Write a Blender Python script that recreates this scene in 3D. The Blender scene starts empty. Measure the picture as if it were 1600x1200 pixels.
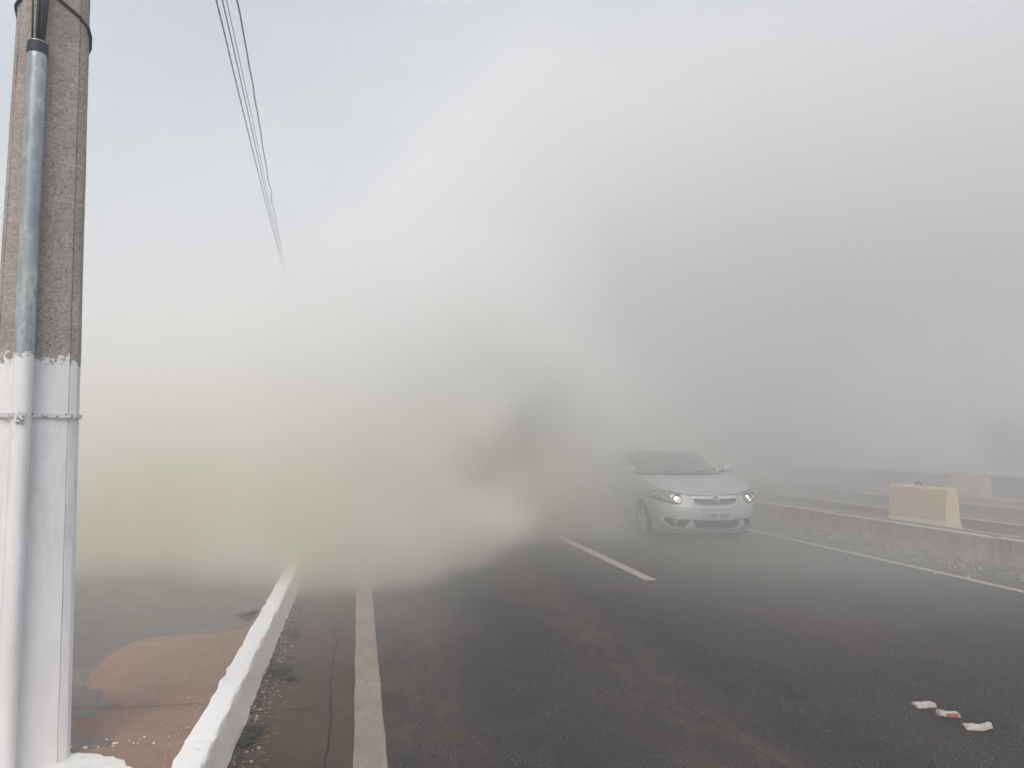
import bpy, bmesh, math, random
from mathutils import Vector, Matrix, noise as mnoise
from mathutils.geometry import tessellate_polygon
R = math.radians
random.seed(7)
scene = bpy.context.scene
C = bpy.data.collections.new("place"); scene.collection.children.link(C)

# ------------------------------------------------------------------ camera
YAW, PITCH = 11.279, 4.289
cam = bpy.data.cameras.new("camera"); camo = bpy.data.objects.new("camera", cam)
scene.collection.objects.link(camo)
cam.sensor_width = 36; cam.lens = 27.0; cam.clip_start = 0.05; cam.clip_end = 3000
camo.location = (0, 0, 1.6); camo.rotation_euler = (R(90 + PITCH), 0, R(-YAW))
scene.camera = camo

# ------------------------------------------------------------------ world, sun, exposure
SUN_EL, SUN_AZ = 42.0, 198.0          # azimuth measured clockwise from +Y: behind the camera's left shoulder
w = bpy.data.worlds.new("World"); scene.world = w; w.use_nodes = True
nt = w.node_tree; nt.nodes.clear()
def N(t, typ, **kw):
    n = t.nodes.new(typ)
    for k, v in kw.items():
        if k in n.inputs.keys(): n.inputs[k].default_value = v
        else: setattr(n, k, v)
    return n
out = N(nt, 'ShaderNodeOutputWorld'); bg = N(nt, 'ShaderNodeBackground'); bg.inputs['Strength'].default_value = 0.1
sky = N(nt, 'ShaderNodeTexSky'); sky.sky_type = 'NISHITA'; sky.sun_disc = False
sky.sun_elevation = R(SUN_EL); sky.sun_rotation = R(SUN_AZ); sky.dust_density = 2.5; sky.air_density = 1.0
tc = N(nt, 'ShaderNodeTexCoord'); mp = N(nt, 'ShaderNodeMapping'); mp.inputs['Scale'].default_value = (1, 1, 2.6)
ns = N(nt, 'ShaderNodeTexNoise'); ns.inputs['Scale'].default_value = 1.7; ns.inputs['Detail'].default_value = 5; ns.inputs['Roughness'].default_value = .5
rp = N(nt, 'ShaderNodeMapRange'); rp.inputs['From Min'].default_value = .3; rp.inputs['From Max'].default_value = .7
rp.inputs['To Min'].default_value = .62; rp.inputs['To Max'].default_value = .93
mx = N(nt, 'ShaderNodeMix', data_type='RGBA'); mx.inputs['B'].default_value = (6.9, 7.5, 8.5, 1)
L = nt.links.new
L(tc.outputs['Generated'], mp.inputs['Vector']); L(mp.outputs[0], ns.inputs['Vector']); L(ns.outputs['Fac'], rp.inputs['Value'])
L(rp.outputs[0], mx.inputs['Factor']); L(sky.outputs[0], mx.inputs['A']); L(mx.outputs['Result'], bg.inputs['Color']); L(bg.outputs[0], out.inputs['Surface'])
sl = bpy.data.lights.new("sun", 'SUN'); so = bpy.data.objects.new("sun", sl); scene.collection.objects.link(so)
sl.energy = 2.3; sl.angle = R(35); sl.color = (1, .95, .86)
sd = Vector((math.sin(R(SUN_AZ)) * math.cos(R(SUN_EL)), math.cos(R(SUN_AZ)) * math.cos(R(SUN_EL)), math.sin(R(SUN_EL))))
so.rotation_euler = sd.to_track_quat('Z', 'Y').to_euler()
scene.view_settings.view_transform = 'Standard'; scene.view_settings.look = 'None'
scene.view_settings.gamma = 1; scene.view_settings.exposure = 0.0
cy = scene.cycles
cy.use_denoising = True; cy.use_adaptive_sampling = True; cy.adaptive_threshold = 0.03
cy.max_bounces = 14; cy.volume_bounces = 12; cy.diffuse_bounces = 3; cy.glossy_bounces = 3; cy.transparent_max_bounces = 12
cy.volume_step_rate = 2.4; cy.volume_max_steps = 256; cy.sample_clamp_indirect = 6

# ------------------------------------------------------------------ helpers
def tag(o, label=None, cat=None, group=None, kind=None):
    if label: o['label'] = label
    if cat: o['category'] = cat
    if group: o['group'] = group
    if kind: o['kind'] = kind
    return o
def empty(name, loc=(0, 0, 0), rz=0):
    o = bpy.data.objects.new(name, None); C.objects.link(o); o.location = loc; o.rotation_euler = (0, 0, rz); return o
def link_bm(name, bm, m, parent=None, smooth=False, angle=None):
    me = bpy.data.meshes.new(name); bmesh.ops.recalc_face_normals(bm, faces=bm.faces[:]); bm.to_mesh(me); bm.free()
    o = bpy.data.objects.new(name, me); C.objects.link(o); me.materials.append(m)
    if smooth:
        for p in me.polygons: p.use_smooth = True
        if angle: me.set_sharp_from_angle(angle=R(angle))
    if parent: o.parent = parent
    return o
def box(bm, x0, x1, y0, y1, z0, z1):
    vs = [bm.verts.new((x, y, z)) for x in (x0, x1) for y in (y0, y1) for z in (z0, z1)]
    for f in ((0, 1, 3, 2), (4, 6, 7, 5), (0, 4, 5, 1), (2, 3, 7, 6), (0, 2, 6, 4), (1, 5, 7, 3)): bm.faces.new([vs[i] for i in f])
def tube(bm, pts, r, seg=8, cap=True):
    pts = [Vector(p) for p in pts]; rings = []; n = len(pts)
    up = Vector((0.13, .21, 1)).normalized()
    for i, p in enumerate(pts):
        t = (pts[min(i + 1, n - 1)] - pts[max(i - 1, 0)]).normalized()
        a = t.cross(up)
        if a.length < .05: a = t.cross(Vector((1, 0, 0)))
        a.normalize(); b = t.cross(a); rr = r[i] if isinstance(r, (list, tuple)) else r
        rings.append([bm.verts.new(p + a * math.cos(2 * math.pi * k / seg) * rr + b * math.sin(2 * math.pi * k / seg) * rr) for k in range(seg)])
    for i in range(n - 1):
        for k in range(seg): bm.faces.new((rings[i][k], rings[i][(k + 1) % seg], rings[i + 1][(k + 1) % seg], rings[i + 1][k]))
    if cap: bm.faces.new(rings[0]); bm.faces.new(rings[-1])
def lathe(bm, prof, seg=32, axis='X', cen=(0, 0, 0)):
    rings = []; cen = Vector(cen)
    for a, r in prof:
        ring = []
        for k in range(seg):
            c, s = math.cos(2 * math.pi * k / seg) * r, math.sin(2 * math.pi * k / seg) * r
            v = {'X': Vector((a, c, s)), 'Y': Vector((c, a, s)), 'Z': Vector((c, s, a))}[axis]
            ring.append(bm.verts.new(cen + v))
        rings.append(ring)
    for i in range(len(rings) - 1):
        for k in range(seg): bm.faces.new((rings[i][k], rings[i][(k + 1) % seg], rings[i + 1][(k + 1) % seg], rings[i + 1][k]))
    return rings
def sheet(name, poly, z, m, kind='structure'):
    bm = bmesh.new(); vs = [bm.verts.new((x, y, z)) for x, y in poly]
    for tri in tessellate_polygon([[Vector((x, y, 0)) for x, y in poly]]):
        a, b, c = (vs[k] for k in tri)
        ar = (b.co - a.co).cross(c.co - a.co).z
        if abs(ar) > 1e-9: bm.faces.new((a, b, c) if ar > 0 else (a, c, b))
    o = link_bm(name, bm, m)
    if kind: o['kind'] = kind
    return o
def interp(x, pts):
    if x <= pts[0][0]: return pts[0][1]
    for (a, b), (c, d) in zip(pts, pts[1:]):
        if x <= c: t = (x - a) / (c - a); return b + (d - b) * t
    return pts[-1][1]
def sinterp(x, pts):
    if x <= pts[0][0]: return pts[0][1]
    for (a, b), (c, d) in zip(pts, pts[1:]):
        if x <= c:
            t = (x - a) / (c - a); t = t * t * (3 - 2 * t); return b + (d - b) * t
    return pts[-1][1]

# ------------------------------------------------------------------ material helper: tiny node language
class M:
    def __init__(s, name, rough=.8, metal=0, spec=.4):
        s.m = bpy.data.materials.new(name); s.m.use_nodes = True; s.t = s.m.node_tree
        s.b = s.t.nodes['Principled BSDF']; s.b.inputs['Roughness'].default_value = rough
        s.b.inputs['Metallic'].default_value = metal; s.b.inputs['Specular IOR Level'].default_value = spec
        s.tc = s.t.nodes.new('ShaderNodeTexCoord'); s.co = s.tc.outputs['Object']
    def link(s, a, b): s.t.links.new(a, b)
    def setv(s, sock, v):
        if isinstance(v, bpy.types.NodeSocket): s.link(v, sock)
        else: sock.default_value = v
    def map(s, scale=(1, 1, 1), loc=(0, 0, 0), rot=(0, 0, 0)):
        n = s.t.nodes.new('ShaderNodeMapping'); s.link(s.co, n.inputs[0])
        n.inputs['Scale'].default_value = scale; n.inputs['Location'].default_value = loc; n.inputs['Rotation'].default_value = rot
        return n.outputs[0]
    def noise(s, scale, detail=4, rough=.55, vec=None, dist=0):
        n = s.t.nodes.new('ShaderNodeTexNoise'); s.link(vec or s.co, n.inputs['Vector'])
        n.inputs['Scale'].default_value = scale; n.inputs['Detail'].default_value = detail
        n.inputs['Roughness'].default_value = rough; n.inputs['Distortion'].default_value = dist
        return n.outputs['Fac']
    def vor(s, scale, vec=None, feature='F1', out='Distance'):
        n = s.t.nodes.new('ShaderNodeTexVoronoi'); n.feature = feature; s.link(vec or s.co, n.inputs['Vector'])
        n.inputs['Scale'].default_value = scale; return n.outputs[out]
    def rng(s, v, a, b, c=0, d=1):
        n = s.t.nodes.new('ShaderNodeMapRange'); s.setv(n.inputs['Value'], v)
        for k, x in zip(('From Min', 'From Max', 'To Min', 'To Max'), (a, b, c, d)): n.inputs[k].default_value = x
        return n.outputs[0]
    def math(s, op, a, b=0, c=0):
        n = s.t.nodes.new('ShaderNodeMath'); n.operation = op
        s.setv(n.inputs[0], a); s.setv(n.inputs[1], b); s.setv(n.inputs[2], c); return n.outputs[0]
    def mix(s, f, a, b):
        n = s.t.nodes.new('ShaderNodeMix'); n.data_type = 'RGBA'
        s.setv(n.inputs['Factor'], f)
        for k, v in (('A', a), ('B', b)): s.setv(n.inputs[k], v if isinstance(v, bpy.types.NodeSocket) else (*v, 1))
        return n.outputs['Result']
    def sep(s):
        n = s.t.nodes.new('ShaderNodeSeparateXYZ'); s.link(s.co, n.inputs[0]); return n.outputs
    def col(s, c): s.setv(s.b.inputs['Base Color'], c if isinstance(c, bpy.types.NodeSocket) else (*c, 1)); return s
    def rough(s, v): s.setv(s.b.inputs['Roughness'], v); return s
    def bump(s, h, strength=.3, dist=.01):
        n = s.t.nodes.new('ShaderNodeBump'); s.setv(n.inputs['Height'], h)
        n.inputs['Strength'].default_value = strength; n.inputs['Distance'].default_value = dist
        s.link(n.outputs[0], s.b.inputs['Normal']); return s

# asphalt
m = M('asphalt', .85, spec=.2); st = m.noise(1.0, 3, vec=m.map((1.1, .12, 1))); big = m.noise(.6, 4)
base = m.mix(m.rng(st, .38, .62), (.039, .0325, .031), (.073, .054, .048))
base = m.mix(m.rng(big, .35, .65), base, (.056, .053, .052))
fine = m.noise(160, 2, .7); base = m.mix(m.rng(m.noise(90, 3, .7), .35, .7, 0, .8), base, (.018, .017, .017))
v = m.vor(85); c1 = m.vor(85, out='Color')
sp = m.math('MULTIPLY', m.rng(v, .34, .2), m.rng(c1, .60, .68)); base = m.mix(m.math('MULTIPLY', sp, m.rng(m.noise(2.2, 3), .35, .65, .45, 1)), base, (.33, .31, .295))
dk = m.math('MULTIPLY', m.rng(m.noise(26, 3), .66, .72), m.rng(m.noise(1.7, 2), .45, .6)); base = m.mix(m.math('MULTIPLY', dk, .6), base, (.03, .025, .025))
xs = m.sep()[0]; wv = m.noise(.9, 3, vec=m.map((1, .12, 1), (9, 0, 0)))
def band(c0, hwid, mul):
    return m.math('MULTIPLY', m.rng(m.math('ABSOLUTE', m.math('SUBTRACT', m.math('ADD', xs, m.math('MULTIPLY', wv, .9)), c0 + .45)), hwid, hwid * .3, 0, mul), m.rng(m.noise(4.5, 6, .75, vec=m.map((1, .5, 1), (2, 3, 0))), .42, .62))
for c0 in (.35, 1.9): base = m.mix(band(c0, .5, .8), base, (.105, .072, .062))
for c0 in (.95, 2.5, 5.0): base = m.mix(band(c0, .42, .8), base, (.029, .029, .031))
base = m.mix(m.math('MULTIPLY', m.rng(m.noise(1.6, 5, .75, vec=m.map((1, .6, 1), (4, 8, 0))), .58, .68), .7), base, (.030, .028, .028))
cr = m.vor(1.1, vec=m.map((1, .45, 1), (.3, .2, 0)), feature='DISTANCE_TO_EDGE'); crm = m.math('MULTIPLY', m.rng(cr, .006, .001), m.rng(m.noise(1.3, 2, vec=m.map((1, 1, 1), (7, 7, 0))), .52, .58)); base = m.mix(m.math('MULTIPLY', crm, .6), base, (.02, .018, .018))
m.col(base).rough(m.rng(big, .3, .7, .65, .9)).bump(m.math('ADD', fine, m.math('MULTIPLY', v, .7)), .8, .008); ASPH = m.m
# brown gutter concrete
def crack_mask(m, scale, width, vec=None):
    n = m.vor(scale, vec or m.map((1, 1, 1), (3.1, 1.7, 0)), 'DISTANCE_TO_EDGE'); return m.rng(n, width, 0)
def brown(name, a, b, wet=None, off=0):
    m = M(name, .88, spec=.15); n1 = m.noise(1.3, 5, vec=m.map((1, .6, 1), (off, 0, 0))); n2 = m.noise(9, 5, .65); n3 = m.noise(90, 3, .7)
    c = m.mix(m.rng(n1, .3, .7), a, b); c = m.mix(m.rng(n2, .35, .75, 0, .45), c, tuple(x * .62 for x in a))
    c = m.mix(m.rng(n3, .45, .8, 0, .5), c, tuple(min(1, x * 1.45) for x in b))
    v = m.vor(38); cc = m.vor(38, out='Color'); sp = m.math('MULTIPLY', m.rng(v, .16, .08), m.rng(cc, .72, .78)); c = m.mix(sp, c, (.32, .27, .23))
    m.col(c).bump(m.math('ADD', m.math('MULTIPLY', n3, .4), n2), .35, .012); return m.m
GUT = brown('gutter concrete', (.068, .042, .032), (.103, .067, .053))
PAVE = brown('pavement concrete', (.255, .165, .126), (.325, .222, .175), off=4)
# wet film
m = M('wet concrete', .16, spec=.5); n = m.noise(3, 4); m.col(m.mix(m.rng(n, .35, .65), (.085, .075, .07), (.13, .105, .092)))
m.rough(m.rng(m.noise(5, 4), .3, .7, .32, .46)); m.bump(m.noise(90, 3), .12, .002); WET = m.m
# worn lane paint
m = M('worn lane paint', .8); n = m.noise(22, 5, .7); f = m.noise(170, 2, .7)
c = m.mix(m.rng(f, .35, .75), (.40, .35, .29), (.24, .205, .175)); m.col(m.mix(m.rng(n, .55, .68), c, (.10, .085, .078))).bump(f, .3, .003); PAINT = m.m
m = M('worn lane paint with brown dust', .8); n = m.noise(14, 5, .7, vec=m.map((1, .5, 1))); f = m.noise(170, 2, .7)
c = m.mix(m.rng(f, .3, .75), (.36, .30, .24), (.25, .205, .165)); c = m.mix(m.rng(m.noise(2.2, 4, .6), .35, .65, 0, .55), c, (.17, .135, .115)); m.col(m.mix(m.rng(n, .52, .66, 0, .6), c, (.16, .13, .11))).bump(f, .3, .003); PAINT2 = m.m
# kerb whitewash
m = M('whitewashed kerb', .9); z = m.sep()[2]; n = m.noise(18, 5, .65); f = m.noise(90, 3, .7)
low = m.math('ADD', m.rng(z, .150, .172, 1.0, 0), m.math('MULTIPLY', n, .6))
c = m.mix(m.rng(low, .45, 1.35, 0, .85), (.87, .85, .82), (.72, .63, .53)); c = m.mix(m.rng(f, .62, .75, 0, .5), c, (.42, .35, .27))  # below the top edge: dirt tint that also carries the side face's shade
c = m.mix(m.math('MULTIPLY', m.rng(m.vor(9), .12, .05), .5), c, (.25, .2, .16))
m.col(c).bump(m.math('ADD', n, m.math('MULTIPLY', f, .5)), .5, .012); KERB = m.m
# pole concrete, painted below
def pole_mat(name, conc, conc2, level, metal=0, rough=.85, streak=(14, 14, 1.2), pits=True):
    m = M(name, rough); z = m.sep()[2]; x = m.sep()[0]
    s1 = m.noise(1, 5, .6, vec=m.map(streak)); n = m.noise(34, 4, .7)
    c = m.mix(m.rng(s1, .3, .7), conc, conc2)
    if pits:
        c = m.mix(m.rng(n, .35, .75, 0, .55), c, tuple(q * .5 for q in conc)); c = m.mix(m.rng(m.noise(2.5, 4, .65), .45, .68, 0, .5), c, tuple(q * .62 for q in conc)); c = m.mix(m.rng(m.noise(75, 4, .85, vec=m.map((1, 1, 1.6))), .45, .62, 0, .75), c, tuple(q * .42 for q in conc))
        pv = m.math('MULTIPLY', m.rng(m.vor(85, vec=m.map((1, 1, .8)), out='Distance'), .30, .12), m.rng(m.noise(11, 4, .7), .42, .52)); c = m.mix(pv, c, (.055, .045, .04))
        hb = m.noise(1, 3, .6, vec=m.map((2, 2, 60))); c = m.mix(m.rng(hb, .55, .8, 0, .35), c, tuple(q * 1.35 for q in conc2))
    else:
        mo = m.noise(6, 5, .75, vec=m.map((1, 1, .55))); c = m.mix(m.rng(mo, .5, .62, 0, .75), c, (.62, .66, .66)); c = m.mix(m.rng(m.noise(4, 4, .7, vec=m.map((1, 1, .5), (5, 0, 0))), .5, .65, 0, .6), c, (.16, .19, .21))
        c = m.mix(m.rng(m.noise(30, 5, .8, vec=m.map((1, 1, .5))), .60, .68, 0, .7), c, (.12, .13, .14))
    edge = m.math('ADD', m.math('MULTIPLY', m.noise(15, 6, .8), .36), m.math('MULTIPLY', m.noise(70, 3, .8), .09))
    edge = m.math('ADD', edge, m.math('MULTIPLY', m.noise(5.5, 1), .16))
    mask = m.math('LESS_THAN', m.math('ADD', z, m.math('SUBTRACT', edge, .305)), level)
    wp = m.mix(m.rng(m.noise(9, 6, .75, vec=m.map((1, 1, .3))), .35, .65), (.86, .86, .865), (.73, .725, .73)); wp = m.mix(m.rng(m.noise(3, 5, .7, vec=m.map((2, 2, .5), (3, 0, 0))), .54, .72, 0, .45), wp, (.60, .57, .53))
    chip = m.math('MULTIPLY', m.rng(m.noise(38, 5, .8), .66, .70), m.rng(z, level - .45, level - .05, .35, 1)); wp = m.mix(chip, wp, (.26, .23, .21))
    wp = m.mix(m.rng(z, .75, .17, 0, .35), wp, (.66, .60, .56))
    m.col(m.mix(mask, c, wp))
    if metal: m.setv(m.b.inputs['Metallic'], m.math('MULTIPLY', m.math('SUBTRACT', 1, mask), metal)); m.rough(m.rng(s1, .3, .7, .32, .6))
    m.bump(m.math('ADD', m.math('MULTIPLY', n, .6), m.math('MULTIPLY', m.noise(150, 2), .3)), .45 if pits else .12, .006); return m.m
POLE = pole_mat('pole concrete', (.40, .355, .315), (.54, .485, .435), 1.79)
COND = pole_mat('galvanised pipe', (.26, .30, .32), (.42, .46, .47), 1.80, .35, .55, (30, 30, 4), False)
m = M('painted strap', .6); n = m.noise(40, 4, .7); m.col(m.mix(m.rng(n, .52, .6), (.70, .70, .71), (.16, .14, .13))); STRAP = m.m
def flat(name, c, rough=.6, metal=0, var=.25, scale=20):
    m = M(name, rough, metal); n = m.noise(scale, 4, .6)
    m.col(m.mix(m.rng(n, .3, .7), tuple(q * (1 - var) for q in c), tuple(min(1, q * (1 + var)) for q in c))); return m.m
CABLE = flat('black cable', (.02, .022, .03), .55); WIRE = flat('blue grey cable', (.07, .11, .15), .6)
# low wall concrete, streaked
def wall_mat(name, a, b, topc):
    m = M(name, .9); s1 = m.noise(1, 5, .75, vec=m.map((5, 2.2, .35))); n = m.noise(12, 5, .7); z = m.sep()[2]
    c = m.mix(m.rng(s1, .36, .64), a, b); c = m.mix(m.rng(n, .4, .75, 0, .4), c, tuple(q * .5 for q in a))
    drip = m.math('MULTIPLY', m.rng(m.noise(1, 3, .7, vec=m.map((3, 9, .5))), .55, .66), m.rng(z, 0, .35, .3, .8)); c = m.mix(drip, c, (.10, .09, .085))
    c = m.mix(m.rng(z, .335, .349), c, topc); m.col(c).bump(m.math('ADD', n, s1), .5, .012); return m.m
WALLA = wall_mat('stained concrete', (.26, .20, .165), (.40, .325, .27), (.42, .36, .30))
WALLB = wall_mat('damp stained concrete', (.15, .125, .12), (.24, .20, .19), (.40, .35, .32))
m = M('ochre painted concrete', .85); n = m.noise(5, 5, .65); f = m.noise(60, 3)
c = m.mix(m.rng(n, .3, .7), (.58, .46, .33), (.66, .54, .41)); c = m.mix(m.math('MULTIPLY', m.rng(m.noise(16, 4, .7), .66, .72), .7), c, (.2, .14, .1)); m.col(c).bump(m.math('ADD', n, f), .3, .008); OCHRE = m.m
m = M('pinkish painted concrete', .85); n = m.noise(5, 5, .65); m.col(m.mix(m.rng(n, .3, .7), (.52, .40, .35), (.60, .48, .42))).bump(n, .3, .008); PINK = m.m
m = M('far wall', .85); z = m.sep()[2]; n = m.noise(2, 4, vec=m.map((1, .5, 4)))
m.col(m.mix(m.rng(z, .74, .745), m.mix(n, (.10, .12, .16), (.17, .18, .21)), (.78, .76, .74))); FARW = m.m
m = M('verge dirt', .95); n = m.noise(3, 5, .7); f = m.noise(45, 4, .75); v = m.vor(30); cc = m.vor(30, out='Color')
c = m.mix(m.rng(n, .35, .65), (.065, .06, .052), (.12, .105, .09)); c = m.mix(m.rng(f, .5, .7), c, (.045, .048, .04))
c = m.mix(m.math('MULTIPLY', m.rng(v, .2, .1), m.rng(cc, .7, .76)), c, (.35, .31, .27)); m.col(c).bump(m.math('ADD', f, n), 1, .03); DIRT = m.m
m = M('earth', .95); n = m.noise(.5, 5, .6); m.col(m.mix(n, (.13, .10, .085), (.2, .155, .125))).bump(m.noise(8, 4), .5, .03); EARTH = m.m
m = M('splashed whitewash', .9); m.col(m.mix(m.rng(m.noise(14, 4, .7), .35, .7), (.78, .77, .75), (.66, .64, .61))).bump(m.noise(60, 3), .3, .004); SPLASH = m.m
LEAF = flat('dark weed leaf', (.022, .036, .028), .7, 0, .5, 60); TWIG = flat('dry twig', (.06, .04, .03), .8)
DRY = flat('dry straw', (.32, .25, .17), .8); STONE = flat('pale grit', (.34, .29, .25), .9, 0, .4, 15); DARKGRIT = flat('dark grit', (.035, .028, .025), .9)
CRACK = flat('crack filler', (.018, .014, .012), .95)
CRACKP = flat('faint crack', (.075, .053, .045), .95)

# ------------------------------------------------------------------ SETTING
GZ = .17
def jline(x, y0, y1, n, amp, fr, seed):
    return [(x + amp * mnoise.noise(Vector((seed, y * fr, 0))), y) for y in [y0 + (y1 - y0) * i / n for i in range(n + 1)]]
sheet('ground', [(-900, -900), (900, -900), (900, 900), (-900, 900)], -.02, EARTH)
sheet('road', [(.03, -12), (7.15, -12), (7.15, 120), (.03, 120)], 0, ASPH)
sheet('gutter', [(-.75, -12), (.03, -12), (.03, 120), (-.75, 120)], .0, GUT)
sheet('verge', [(7.15, -12), (8.3, -12), (8.3, 120), (7.15, 120)], .0, DIRT)
def strip(name, x0, x1, y0, y1, z, mt, amp=.006):
    n = max(4, int((y1 - y0) / .12)); a = jline(x0, y0, y1, n, amp, 3.1, 1.3 + x0); b = jline(x1, y0, y1, n, amp, 3.1, 7.7 + x1)
    bm = bmesh.new(); va = [bm.verts.new((x, y, z)) for x, y in a]; vb = [bm.verts.new((x, y, z)) for x, y in b]
    for i in range(n): bm.faces.new((va[i], vb[i], vb[i + 1], va[i + 1]))
    o = link_bm(name, bm, mt); o['kind'] = 'structure'; return o
strip('edge_line', -.0, .165, -8, 50, .004, PAINT2)
strip('lane_line', 3.27, 3.41, 8.52, 12.5, .004, PAINT)
strip('lane_line', 3.27, 3.41, 20.5, 24.5, .004, PAINT)
strip('edge_line', 6.93, 7.05, -8, 50, .004, PAINT)
# pavement slab and kerb
bm = bmesh.new(); box(bm, -14, -.775, -12, 120, -.02, GZ); o = link_bm('pavement', bm, PAVE); o['kind'] = 'structure'
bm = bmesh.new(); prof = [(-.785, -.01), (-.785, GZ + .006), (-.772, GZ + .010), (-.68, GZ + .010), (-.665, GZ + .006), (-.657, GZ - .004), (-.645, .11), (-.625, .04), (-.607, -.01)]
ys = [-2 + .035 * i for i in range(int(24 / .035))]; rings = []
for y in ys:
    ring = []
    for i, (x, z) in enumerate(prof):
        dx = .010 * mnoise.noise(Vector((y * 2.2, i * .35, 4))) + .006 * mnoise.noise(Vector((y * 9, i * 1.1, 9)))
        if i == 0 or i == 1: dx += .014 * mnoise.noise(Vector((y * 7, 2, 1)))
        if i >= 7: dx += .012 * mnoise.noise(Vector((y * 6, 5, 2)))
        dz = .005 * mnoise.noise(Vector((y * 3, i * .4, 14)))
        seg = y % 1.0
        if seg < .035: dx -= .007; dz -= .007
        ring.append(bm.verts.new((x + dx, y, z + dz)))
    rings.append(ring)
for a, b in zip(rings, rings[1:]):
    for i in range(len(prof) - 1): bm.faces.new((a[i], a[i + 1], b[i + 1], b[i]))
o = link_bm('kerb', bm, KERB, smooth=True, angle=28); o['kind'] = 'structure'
# puddle film on the pavement
def rough_poly(pts, amp=.02, step=.02, seed=3):
    outp = []
    for (a, b), (c, d) in zip(pts, pts[1:] + pts[:1]):
        n = max(1, int(math.hypot(c - a, d - b) / step)); n = min(n, 90)
        for i in range(n):
            t = i / n; x, y = a + (c - a) * t, b + (d - b) * t
            outp.append((x + amp * (mnoise.noise(Vector((x * 11, y * 11, seed))) + .5 * mnoise.noise(Vector((x * 37, y * 37, seed)))), y + amp * 2 * (mnoise.noise(Vector((x * 9, y * 9, seed + 5))) + .5 * mnoise.noise(Vector((x * 31, y * 31, seed))))))
    return outp
PUD1 = PUD2 = SPL = CRK = None

# pavement cracks and gutter joint: thin dark sheets
def crack(name, pts, z, wd, mt=CRACK, seed=1):
    pts2 = []
    for (a, b), (c, d) in zip(pts, pts[1:]):
        n = max(2, int(math.hypot(c - a, d - b) / .025))
        for i in range(n): t = i / n; pts2.append((a + (c - a) * t, b + (d - b) * t))
    bm = bmesh.new(); pa = pb = None
    dirx = abs(pts[-1][0] - pts[0][0]) > abs(pts[-1][1] - pts[0][1])
    for x, y in pts2:
        j = .010 * mnoise.noise(Vector((x * 9, y * 9, seed))) + .006 * mnoise.noise(Vector((x * 33, y * 33, seed)))
        wv = wd * (.55 + .9 * abs(mnoise.noise(Vector((x * 17, y * 17, seed + 2)))) + .5 * max(0, mnoise.noise(Vector((x * 60, y * 60, seed + 8)))))
        if dirx: a = bm.verts.new((x, y + j - wv, z)); b = bm.verts.new((x, y + j + wv, z))
        else: a = bm.verts.new((x + j - wv, y, z)); b = bm.verts.new((x + j + wv, y, z))
        if pa: bm.faces.new((pa, pb, b, a))
        pa, pb = a, b
    o = link_bm(name, bm, mt); o['kind'] = 'structure'; return o
crack('gutter_joint', [(-.125, 2), (-.14, 4), (-.13, 4.6), (-.16, 5.4), (-.15, 6.3), (-.18, 7.5), (-.17, 14)], .004, .0045)
crack('gutter_crack', [(-.52, 6.35), (-.36, 6.3), (-.17, 6.42)], .004, .002, CRACKP, 3)
crack('gutter_crack', [(-.33, 4.52), (-.2, 4.58), (-.14, 4.62)], .004, .002, CRACKP, 5)
crack('pavement_crack', [(-2.2, 4.66), (-1.49, 4.62), (-1.243, 4.575), (-1.063, 4.56), (-.80, 4.56)], GZ + .008, .004, CRACKP, 6)
crack('pavement_crack', [(-2.4, 6.9), (-2.02, 7.06), (-1.77, 7.48), (-1.3, 7.9)], GZ + .008, .004, CRACKP, 7)
sheet('puddle', rough_poly([(-5, 4.3), (-1.58, 4.43), (-1.43, 4.428), (-1.339, 4.476), (-1.284, 4.573), (-1.245, 4.637), (-1.343, 4.699), (-1.399, 4.742), (-1.396, 4.852), (-1.447, 4.932), (-1.501, 4.943),
      (-1.563, 5.063), (-1.593, 5.234), (-1.622, 5.446), (-1.633, 5.673), (-1.612, 5.88), (-1.55, 6.115), (-1.414, 6.182), (-1.237, 6.185), (-1.061, 6.209), (-.924, 6.262), (-.82, 6.386), (-.80, 6.89), (-.80, 9.5), (-6, 11)]), GZ + .0015, WET)
sheet('puddle', rough_poly([(-1.586, 4.369), (-1.4, 4.279), (-1.341, 4.25), (-1.287, 4.172), (-1.176, 4.133), (-1.124, 4.083), (-1.136, 4.03), (-1.238, 4.019), (-1.309, 4.011), (-1.463, 4.041)], .006), GZ + .0015, WET)
pp = []
for i in range(120):
    a = 2 * math.pi * i / 120; r = .42 + .02 * mnoise.noise(Vector((math.cos(a) * 7, math.sin(a) * 7, 0))) + .018 * mnoise.noise(Vector((math.cos(a) * 22, math.sin(a) * 22, 3)))
    pp.append((-1.375 + r * math.cos(a) * 1.06, 3.60 + r * math.sin(a) * .92))
sheet('paint_splash', pp, GZ + .004, SPLASH)

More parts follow.
